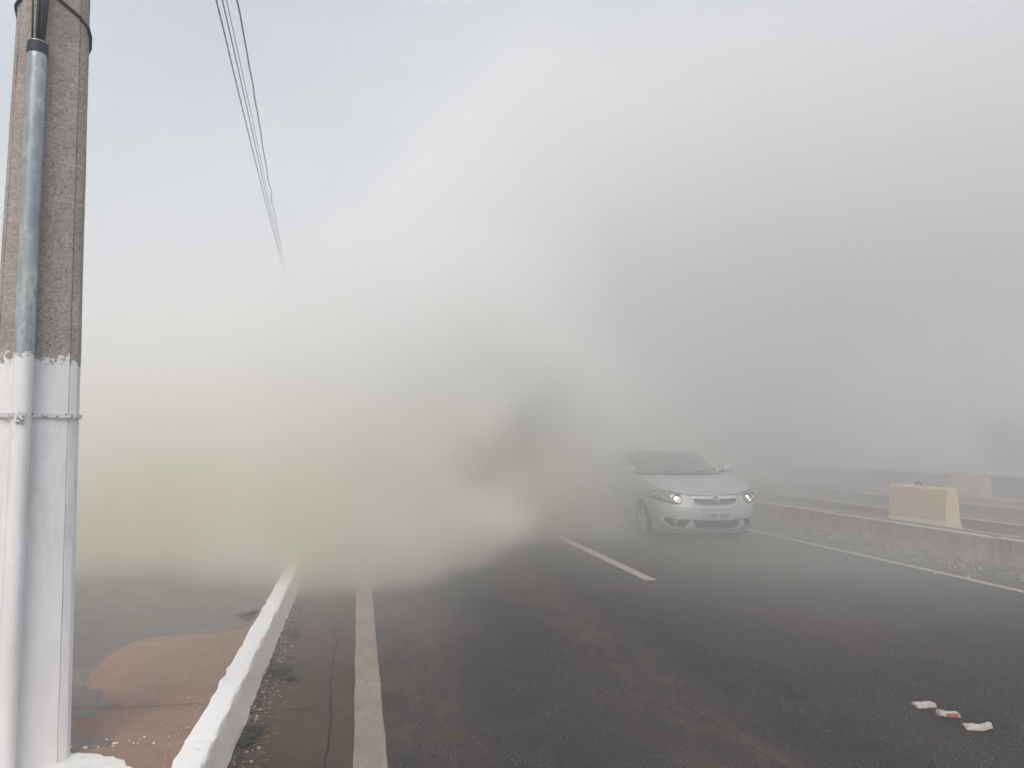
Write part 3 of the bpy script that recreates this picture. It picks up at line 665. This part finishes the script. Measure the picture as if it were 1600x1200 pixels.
# mirrors
for s in (-1, 1):
    bm = bmesh.new(); bmesh.ops.create_uvsphere(bm, u_segments=20, v_segments=12, radius=1)
    for v_ in bm.verts: v_.co = Vector((s * .90 + math.copysign(abs(v_.co.x) ** .6, v_.co.x) * .095, 1.42 + v_.co.y * .06 * (1 if v_.co.y < 0 else .5), 1.13 + math.copysign(abs(v_.co.z) ** .6, v_.co.z) * .055))
    mr = link_bm('side_mirror', bm, SILVER, car, True)
    bm = bmesh.new(); tube(bm, [(s * .74, 1.42, 1.07), (s * .80, 1.42, 1.09), (s * .86, 1.42, 1.11)], .022, 8); link_bm('mirror_arm', bm, BLACK, mr, True)
# wheels
for (ay, s) in ((AXF, -1), (AXF, 1), (AXR, -1), (AXR, 1)):
    wh = empty('wheel', (s * .74, ay, .30)); wh.parent = car
    bm = bmesh.new(); lathe(bm, [(-.09, .19), (-.095, .23), (-.095, .285), (-.08, .298), (-.04, .303), (.04, .303), (.08, .298), (.095, .285), (.095, .23), (.09, .19), (-.09, .19)], 44, 'X'); link_bm('tyre', bm, TYRE, wh, True, 40)
    bm = bmesh.new(); lathe(bm, [(s * .085, .20), (s * .090, .192), (s * .075, .182), (s * .03, .175), (s * .02, .02)], 40, 'X')
    link_bm('rim_barrel', bm, BLACK, wh, True, 40)
    bm = bmesh.new()
    lathe(bm, [(s * .088, .203), (s * .093, .198), (s * .084, .182)], 40, 'X')
    r_ = lathe(bm, [(s * .06, .05), (s * .082, .045), (s * .086, .02)], 20, 'X'); bm.faces.new(r_[-1])
    for k in range(5):
        for d_ in (-.12, .12):
            a = 2 * math.pi * k / 5 + .3; a2 = a + d_ * 1.5
            p0 = Vector((s * .074, math.cos(a + d_) * .03, math.sin(a + d_) * .03)); p1 = Vector((s * .078, math.cos(a2) * .19, math.sin(a2) * .19)); tube(bm, [p0, p0.lerp(p1, .5) + Vector((s * .006, 0, 0)), p1], [.014, .012, .011], 8)
    link_bm('rim', bm, RIM, wh, True, 40)
# door lines and handles, sills
for s in (-1, 1):
    for y0 in (1.32, 2.30, 3.12):
        bm = bmesh.new(); tube(bm, [(s * (hw(.3 + .68 * t * .77) * (1 - .05 * max(0, (.3 + .66 * t - .72) / .3) ** 2) + .0005), y0 + .02 * t, .3 + .66 * t) for t in [i / 10 for i in range(11)]], .004, 6); link_bm('door_gap', bm, BLACK, car)
    for y0 in (2.12, 2.95):
        bm = bmesh.new(); tube(bm, [(s * .85, y0 - .09, .80), (s * .868, y0 - .05, .802), (s * .868, y0 + .05, .802), (s * .85, y0 + .09, .80)], .012, 8); link_bm('door_handle', bm, SILVER, car, True)
bm = bmesh.new(); box(bm, -.62, .62, .25, 3.95, .16, .30); link_bm('underbody', bm, BLACK, car)
# ------------------------------------------------------------------ small things
def packet(x, y, ln, wd, ang, label, seed, red=False):
    rnd = random.Random(seed); root = empty('crushed_packet', (x, y, .003), ang); tag(root, label, 'litter packet', 'crushed packets lying on the asphalt')
    m = M('crumpled card', .6); n = m.noise(30, 4, .6); c = m.mix(m.rng(n, .4, .65), (.50, .45, .42), (.36, .31, .29))
    m.col(c).bump(n, .5, .004)
    nx, ny = 12, 6; bm = bmesh.new(); top = []; bot = []
    for i in range(nx + 1):
        a = []; b = []
        for j in range(ny + 1):
            u, v = i / nx - .5, j / ny - .5
            px = u * ln * (1 + .04 * math.sin(v * 9 + seed)); py = v * wd * (1 + .04 * math.sin(u * 7 + seed)) + .0018 * math.sin(u * 11 + seed * 2)
            hgt = .022 * (1 - abs(2 * v) ** 4) * (1 - .25 * abs(2 * u) ** 6) * (1 + .35 * mnoise.noise(Vector((u * 6, v * 4, seed)))) + .003
            lift = .018 * max(0, u * 2 * math.sin(seed)) ** 2
            a.append(bm.verts.new((px, py, hgt + lift))); b.append(bm.verts.new((px, py, lift)))
        top.append(a); bot.append(b)
    for G in (top, bot):
        for i in range(nx):
            for j in range(ny): bm.faces.new((G[i][j], G[i + 1][j], G[i + 1][j + 1], G[i][j + 1]))
    for i in range(nx):
        for j in (0, ny): bm.faces.new((top[i][j], top[i + 1][j], bot[i + 1][j], bot[i][j]))
    for j in range(ny):
        for i in (0, nx): bm.faces.new((top[i][j], top[i][j + 1], bot[i][j + 1], bot[i][j]))
    link_bm('card', bm, m.m, root, True, 35)
    bm = bmesh.new(); box(bm, -ln * .5 - .006, -ln * .5 + .012, -wd * .42, wd * .3, .004, .022); link_bm('open_flap', bm, m.m, root)
    if red:
        bm = bmesh.new(); box(bm, -ln * .16, ln * .40, -wd * .5 - .004, -wd * .5 + .012, .003, .021); link_bm('red_stripe', bm, flat('red print', (.34, .12, .09), .6), root)
packet(3.38, 4.20, .125, .062, R(-4), 'crushed pale packet on the asphalt, farthest from the camera of the three', 3)
packet(3.40, 4.03, .115, .055, R(-14), 'crushed pale packet with a red side on the asphalt', 5, True)
packet(3.41, 3.82, .135, .058, R(-22), 'squared pale packet on the asphalt, the nearest and least crumpled', 8)

def weed(x, y, z, lx, ly, n, label, seed):
    rnd = random.Random(seed); root = empty('weed_clump', (x, y, z)); tag(root, label, 'weed', 'weed clumps along the kerb')
    bm = bmesh.new()
    cs = [(rnd.gauss(0, lx * .4), rnd.uniform(-ly, ly) * .8, rnd.uniform(.25, .55)) for _ in range(6)]
    for _ in range(n):
        c_ = rnd.choice(cs); px, py = c_[0] + rnd.gauss(0, lx * c_[2]), c_[1] + rnd.gauss(0, ly * .16); a = rnd.gauss(.2, 1.1); l = rnd.uniform(.012, .05) * (1 + (rnd.random() < .08) * 1.2); hgt = rnd.uniform(.002, .022)
        d = Vector((math.cos(a), math.sin(a), rnd.uniform(-.15, .35))) * l; s_ = Vector((-math.sin(a), math.cos(a), 0)) * rnd.uniform(.0025, .006); p = Vector((px, py, hgt))
        bm.faces.new([bm.verts.new(q) for q in (p - d * .4, p + s_, p + d, p - s_)])
    for _ in range(max(4, n // 40)):
        a = rnd.uniform(-.9, .9); p = Vector((rnd.gauss(0, lx * .3), rnd.gauss(0, ly * .4), .006)); tube(bm, [p, p + Vector((math.cos(a), math.sin(a), .15)) * .04, p + Vector((math.cos(a + .3), math.sin(a + .3), .2)) * .085], [.002, .0016, .0008], 5)
    link_bm('leaves', bm, LEAF, root)
weed(-.555, 4.50, .002, .035, .17, 330, 'nearest dark weed clump, long and narrow, in the angle of kerb and gutter', 1)
weed(-.50, 5.62, .002, .075, .19, 420, 'widest dark weed clump with a twig poking out toward the road', 2)
weed(-.53, 6.72, .002, .055, .20, 260, 'small dark weed clump in the gutter just before the smoke', 3)
weed(-.54, 7.9, .002, .05, .30, 160, 'faint weed clump half hidden where the smoke starts', 4)
weed(-.86, 6.72, GZ + .004, .075, .13, 170, 'sparse weed clump on the pavement side lapping over the kerb top', 5)
def twig(pts, r, label):
    bm = bmesh.new(); tube(bm, pts, r, 6); tag(link_bm('twig', bm, TWIG, None, True), label, 'twig', 'twigs in the gutter')
twig([(-.39, 4.90, .007), (-.33, 4.865, .009), (-.295, 4.87, .008), (-.225, 4.885, .007)], [.002, .0028, .0028, .0018], 'bent dry twig lying across the brown gutter')
twig([(-.45, 4.09, .006), (-.38, 4.10, .008), (-.31, 4.12, .006)], [.0015, .002, .0012], 'short thin twig in the gutter below the nearest weed clump')
twig([(-.43, 5.72, .02), (-.36, 5.82, .03), (-.31, 5.93, .024)], [.002, .002, .0012], 'twig sticking out of the widest weed clump')
def scatter(name, n, fx, fy, fz, smin, smax, mt, label, cat, seed):
    rnd = random.Random(seed); bm = bmesh.new()
    for _ in range(n):
        x, y = fx(rnd), fy(rnd); s_ = rnd.uniform(smin, smax) * (1 + (rnd.random() ** 8) * 1.5)
        M4 = Matrix.Translation((x, y, fz + s_ * .3)) @ Matrix.Rotation(rnd.uniform(0, 6.28), 4, 'Z') @ Matrix.Diagonal((s_ * rnd.uniform(.7, 1.6), s_ * rnd.uniform(.6, 1.1), s_ * rnd.uniform(.35, .8), 1))
        bmesh.ops.create_icosphere(bm, subdivisions=1, radius=1, matrix=M4)
    tag(link_bm(name, bm, mt), label, cat, kind='stuff')
kx = lambda r: -.60 + abs(r.gauss(0, .055))
scatter('gutter_grit', 420, kx, lambda r: r.uniform(3.4, 8.5), .002, .002, .007, STONE, 'pale grit and crumbs gathered along the foot of the kerb', 'grit', 11)
scatter('gutter_dirt', 500, kx, lambda r: r.uniform(3.4, 8.5), .002, .002, .008, DARKGRIT, 'dark dirt crumbs gathered along the foot of the kerb', 'dirt', 12)
scatter('pavement_grit', 260, lambda r: -.80 - abs(r.gauss(0, .07)), lambda r: r.uniform(3.3, 8), GZ, .0015, .005, STONE, 'pale crumbs scattered on the pavement edge beside the kerb', 'grit', 13)
scatter('paint_crumbs', 26, lambda r: r.uniform(-1.35, -.85), lambda r: 4.02 + abs(r.gauss(0, .05)), GZ, .002, .006, SPLASH, 'white paint spatter round the splash at the pole foot', 'paint', 14)
scatter('road_grit', 260, lambda r: r.uniform(-.7, 3.9), lambda r: r.uniform(3.4, 7.5), .001, .002, .0055, DARKGRIT, 'dark crumbs strewn over gutter and lane', 'grit', 15)
scatter('verge_rubble', 900, lambda r: 8.14 - abs(r.gauss(0, .42)), lambda r: r.uniform(7, 15), .0, .008, .032, flat('verge rubble stone', (.15, .13, .11), .9, 0, .6, 3), 'dirt and rubble along the foot of the nearest low wall', 'rubble', 16)
scatter('verge_litter', 26, lambda r: 8.10 - abs(r.gauss(0, .38)), lambda r: r.uniform(7.6, 12), .005, .008, .02, flat('pale scrap', (.42, .40, .36), .7), 'pale scraps among the rubble by the nearest low wall', 'litter', 17)
def straw(n, x0, x1, y0, y1, z, seed):
    rnd = random.Random(seed); bm = bmesh.new()
    for _ in range(n):
        x, y, a, l = rnd.uniform(x0, x1), rnd.uniform(y0, y1), rnd.gauss(.1, .6), rnd.uniform(.01, .045); d = Vector((math.cos(a) * l, math.sin(a) * l, rnd.uniform(0, .006))); p = Vector((x, y, z + .002))
        tube(bm, [p, p + d * .5 + Vector((0, 0, .002)), p + d], .0009, 4)
    tag(link_bm('dry_straw', bm, DRY), 'bits of dry straw blown against the kerb', 'straw', kind='stuff')
straw(150, -.60, -.42, 3.6, 7.4, .002, 21)
# ------------------------------------------------------------------ haze: one even box round everything
def volmat(name, color, dens, aniso, attr=None):
    mt = bpy.data.materials.new(name); mt.use_nodes = True; t = mt.node_tree; t.nodes.clear()
    o = t.nodes.new('ShaderNodeOutputMaterial'); v = t.nodes.new('ShaderNodeVolumePrincipled')
    v.inputs['Color'].default_value = (*color, 1); v.inputs['Density'].default_value = dens; v.inputs['Anisotropy'].default_value = aniso
    v.inputs['Density Attribute'].default_value = attr or ''
    t.links.new(v.outputs[0], o.inputs['Volume']); return mt
bm = bmesh.new(); box(bm, -170, 170, -60, 260, -1.5, 8.8)
hz = link_bm('haze', bm, volmat('haze', (.985, .985, .985),   .0145, .1)); hz['kind'] = 'stuff'
tag(hz, 'thin grey haze filling the air over the whole road', 'haze')

# ------------------------------------------------------------------ smoke bank: a density field turned into a volume by geometry nodes
SX0, SX1, SY0, SY1, SZ0, SZ1 = -16.0, 28.0, 2.0, 42.0, -.6, 17.0
VOX = .23
ng = bpy.data.node_groups.new('smoke_field', 'GeometryNodeTree')
ng.interface.new_socket('Geometry', in_out='INPUT', socket_type='NodeSocketGeometry')
ng.interface.new_socket('Geometry', in_out='OUTPUT', socket_type='NodeSocketGeometry')
class F:
    def __init__(s, sock): s.s = sock
    @staticmethod
    def op(o, a, b=0, c=0):
        n = ng.nodes.new('ShaderNodeMath'); n.operation = o
        for i, v in enumerate((a, b, c)):
            if isinstance(v, F): ng.links.new(v.s, n.inputs[i])
            else: n.inputs[i].default_value = v
        return F(n.outputs[0])
    def __add__(a, b): return F.op('ADD', a, b)
    __radd__ = __add__
    def __sub__(a, b): return F.op('SUBTRACT', a, b)
    def __rsub__(a, b): return F.op('SUBTRACT', b, a)
    def __mul__(a, b): return F.op('MULTIPLY', a, b)
    __rmul__ = __mul__
def smooth(v, a, b, lo=0., hi=1.):
    n = ng.nodes.new('ShaderNodeMapRange'); n.interpolation_type = 'SMOOTHSTEP'
    ng.links.new(v.s, n.inputs['Value'])
    for k, x in zip(('From Min', 'From Max', 'To Min', 'To Max'), (a, b, lo, hi)): n.inputs[k].default_value = x
    return F(n.outputs[0])
def curve(v, pts):
    """piecewise linear function of v as a sum of clamped ramps"""
    r = None
    for (a, b), (c, d) in zip(pts, pts[1:]):
        n = ng.nodes.new('ShaderNodeMapRange'); ng.links.new(v.s, n.inputs['Value'])
        for k, x in zip(('From Min', 'From Max', 'To Min', 'To Max'), (a, c, 0, d - b)): n.inputs[k].default_value = x
        q = F(n.outputs[0]); r = q if r is None else r + q
    return r + pts[0][1]
pos = ng.nodes.new('GeometryNodeInputPosition'); sp_ = ng.nodes.new('ShaderNodeSeparateXYZ'); ng.links.new(pos.outputs[0], sp_.inputs[0])
X, Y, Z = (F(sp_.outputs[i]) for i in range(3))
def gnoise(scale, detail, off):
    mpn = ng.nodes.new('ShaderNodeVectorMath'); mpn.operation = 'ADD'; ng.links.new(pos.outputs[0], mpn.inputs[0]); mpn.inputs[1].default_value = off
    n = ng.nodes.new('ShaderNodeTexNoise'); ng.links.new(mpn.outputs[0], n.inputs['Vector']); n.inputs['Scale'].default_value = scale; n.inputs['Detail'].default_value = detail
    n.inputs['Roughness'].default_value = .55
    return F(n.outputs['Fac']) - .5
n1 = gnoise(.42, 4, (3, 1, 7)); n2 = gnoise(.13, 2, (11, 5, 2)); n3 = gnoise(1.05, 3, (1, 8, 3))
#FIELD0
# leading edge of the dense bank on the ground, as y over x
front = curve(X, [(-6, 7.6), (-4, 7.3), (-2.5, 8.0), (-1, 7.0), (.2, 7.4), (.7, 8.2), (1.3, 9.3), (2.3, 10.5), (3.0, 11.3), (3.6, 12.0), (4.4, 13.0), (6, 16.4), (9, 20.5), (14, 28), (30, 50)])
d = Y - front + n1 * 4.8 + n3 * 3.6 - .10 * Z
ztop = .30 * Y + curve(X, [(-18, -5.), (-4, -2.6), (0, .2), (4, 4.5), (9, 7.5), (20, 12)]) + n2 * 8 + n1 * 4
top = smooth(ztop - Z, -3., 4.)
core = smooth(d - 1.5 * smooth(X, 4., 7.), 0., 1.3) * smooth(X, 4., 9., 1., .35) * smooth(n1 + n3 * .6, -.35, .3, .45, 1.35) * smooth(Z, 7.5, 1.0, .28, 1.) * top * 1.35
# thinner veil on the right side and further out
d2 = Y - curve(X, [(-18, 8.), (0, 8.), (4, 9.), (8, 13.), (14, 19.), (30, 40.)]) + n2 * 5
veil = (smooth(Y, 4., 11., 0., .040) * smooth(X, .5, 4.) * smooth(Z, 5., 2.5) + smooth(d2, -1., 9., 0., .22) * smooth(X, -6., 3., .2, 1.)) * top * (1 + n1 * 1.2)
high = smooth(Z, 3., 9., 0., .12) * smooth(X, -1., 9.) * smooth(Y, 3., 9.) * top * (1 + n2 * 1.5)
carveil = smooth(Z, .8, .2) * smooth(X, 1.5, 5.) * smooth(Y, 3.5, 7.) * smooth(Y, 11., 8.) * .10 + smooth(Y, 10.8, 14.) * smooth(X, 8., 4.) * smooth(X, 2., 4.) * smooth(Z, .3, 1.3, .02, .16) * smooth(Z, 4., 2.) + smooth(X, 5.0, 4.2) * smooth(X, 2.5, 4.) * smooth(Y, 11.3, 12.8) * smooth(Z, 4., 2.) * .75 + smooth(X, 6.6, 4.6) * smooth(X, 2.5, 4.) * smooth(Y, 12.2, 14.5) * smooth(Z, .7, 1.3) * smooth(Z, 4., 2.) * .4
cap = smooth(curve(X, [(-18, 1.), (-4, 2.0), (0, 3.6), (4, 9.), (9, 22.)]) + .22 * Y - Z + n1 * 4, -2.8, 3.)
skirt = smooth(d + n3 * 2.5, -3.6, .4) * smooth(Z, 1.6, .2) * smooth(X, 2.5, -.5, .12, 1.) * .17
mist = smooth(curve(X, [(-16, 3.), (-4, 5.0), (0, 8.), (4, 14.), (9, 26.)]) + .26 * Y - Z + n1 * 9 + n2 * 7, -4.5, 5.) * smooth(Y, 5., 11.) * smooth(Y, 34., 20.) * .045 * (1 + n1 * 2.2)
dens = mist + (core + veil + high) * cap + carveil + skirt
edge = smooth(X, SX0, SX0 + 2) * smooth(X, SX1, SX1 - 3) * smooth(Y, SY1, SY1 - 2) * smooth(Z, SZ1, SZ1 - 3) * smooth(Y, SY0, SY0 + 2)
dens = F.op('MAXIMUM', dens, 0) * edge
#FIELD1
vc = ng.nodes.new('GeometryNodeVolumeCube'); ng.links.new(dens.s, vc.inputs['Density'])
vc.inputs['Min'].default_value = (SX0, SY0, SZ0); vc.inputs['Max'].default_value = (SX1, SY1, SZ1)
for k, (a, b) in zip(('Resolution X', 'Resolution Y', 'Resolution Z'), ((SX0, SX1), (SY0, SY1), (SZ0, SZ1))): vc.inputs[k].default_value = int((b - a) / VOX)
SMK = volmat('smoke', (.997, .990, .968), 1.0, .0, 'density')
t_ = SMK.node_tree; tcn = t_.nodes.new('ShaderNodeTexCoord'); sx = t_.nodes.new('ShaderNodeSeparateXYZ'); t_.links.new(tcn.outputs['Object'], sx.inputs[0])
mr_ = t_.nodes.new('ShaderNodeMapRange'); t_.links.new(sx.outputs[0], mr_.inputs['Value'])
for k, x in zip(('From Min', 'From Max', 'To Min', 'To Max'), (-1., 14., 0., 1.)): mr_.inputs[k].default_value = x
mc_ = t_.nodes.new('ShaderNodeMix'); mc_.data_type = 'RGBA'; t_.links.new(mr_.outputs[0], mc_.inputs['Factor'])
mc_.inputs['A'].default_value = (.935, .900, .800, 1); mc_.inputs['B'].default_value = (.974, .976, .974, 1)      # low smoke: yellowish bank with ground-level shade in its tint, greyer over the far lane
mu_ = t_.nodes.new('ShaderNodeMix'); mu_.data_type = 'RGBA'; t_.links.new(mr_.outputs[0], mu_.inputs['Factor'])
mu_.inputs['A'].default_value = (.986, .983, .971, 1); mu_.inputs['B'].default_value = (.945, .951, .953, 1)     # higher up: paler over the bank, darker over the far lane
mz_ = t_.nodes.new('ShaderNodeMapRange'); t_.links.new(sx.outputs[2], mz_.inputs['Value'])
for k, x in zip(('From Min', 'From Max', 'To Min', 'To Max'), (-.4, 2.9, 0., 1.)): mz_.inputs[k].default_value = x
mf_ = t_.nodes.new('ShaderNodeMix'); mf_.data_type = 'RGBA'; t_.links.new(mz_.outputs[0], mf_.inputs['Factor'])
t_.links.new(mc_.outputs['Result'], mf_.inputs['A']); t_.links.new(mu_.outputs['Result'], mf_.inputs['B'])
t_.links.new(mf_.outputs['Result'], [n for n in t_.nodes if n.type == 'PRINCIPLED_VOLUME'][0].inputs['Color'])
sm = ng.nodes.new('GeometryNodeSetMaterial'); sm.inputs['Material'].default_value = SMK
go = ng.nodes.new('NodeGroupOutput'); ng.links.new(vc.outputs[0], sm.inputs[0]); ng.links.new(sm.outputs[0], go.inputs[0])
bm = bmesh.new(); box(bm, SX0, SX1, SY0, SY1, SZ0, SZ1); sk = link_bm('smoke', bm, SMK)
tag(sk, 'thick pale yellowish smoke rolling across the road from the left', 'smoke', kind='stuff')
md = sk.modifiers.new('smoke field', 'NODES'); md.node_group = ng
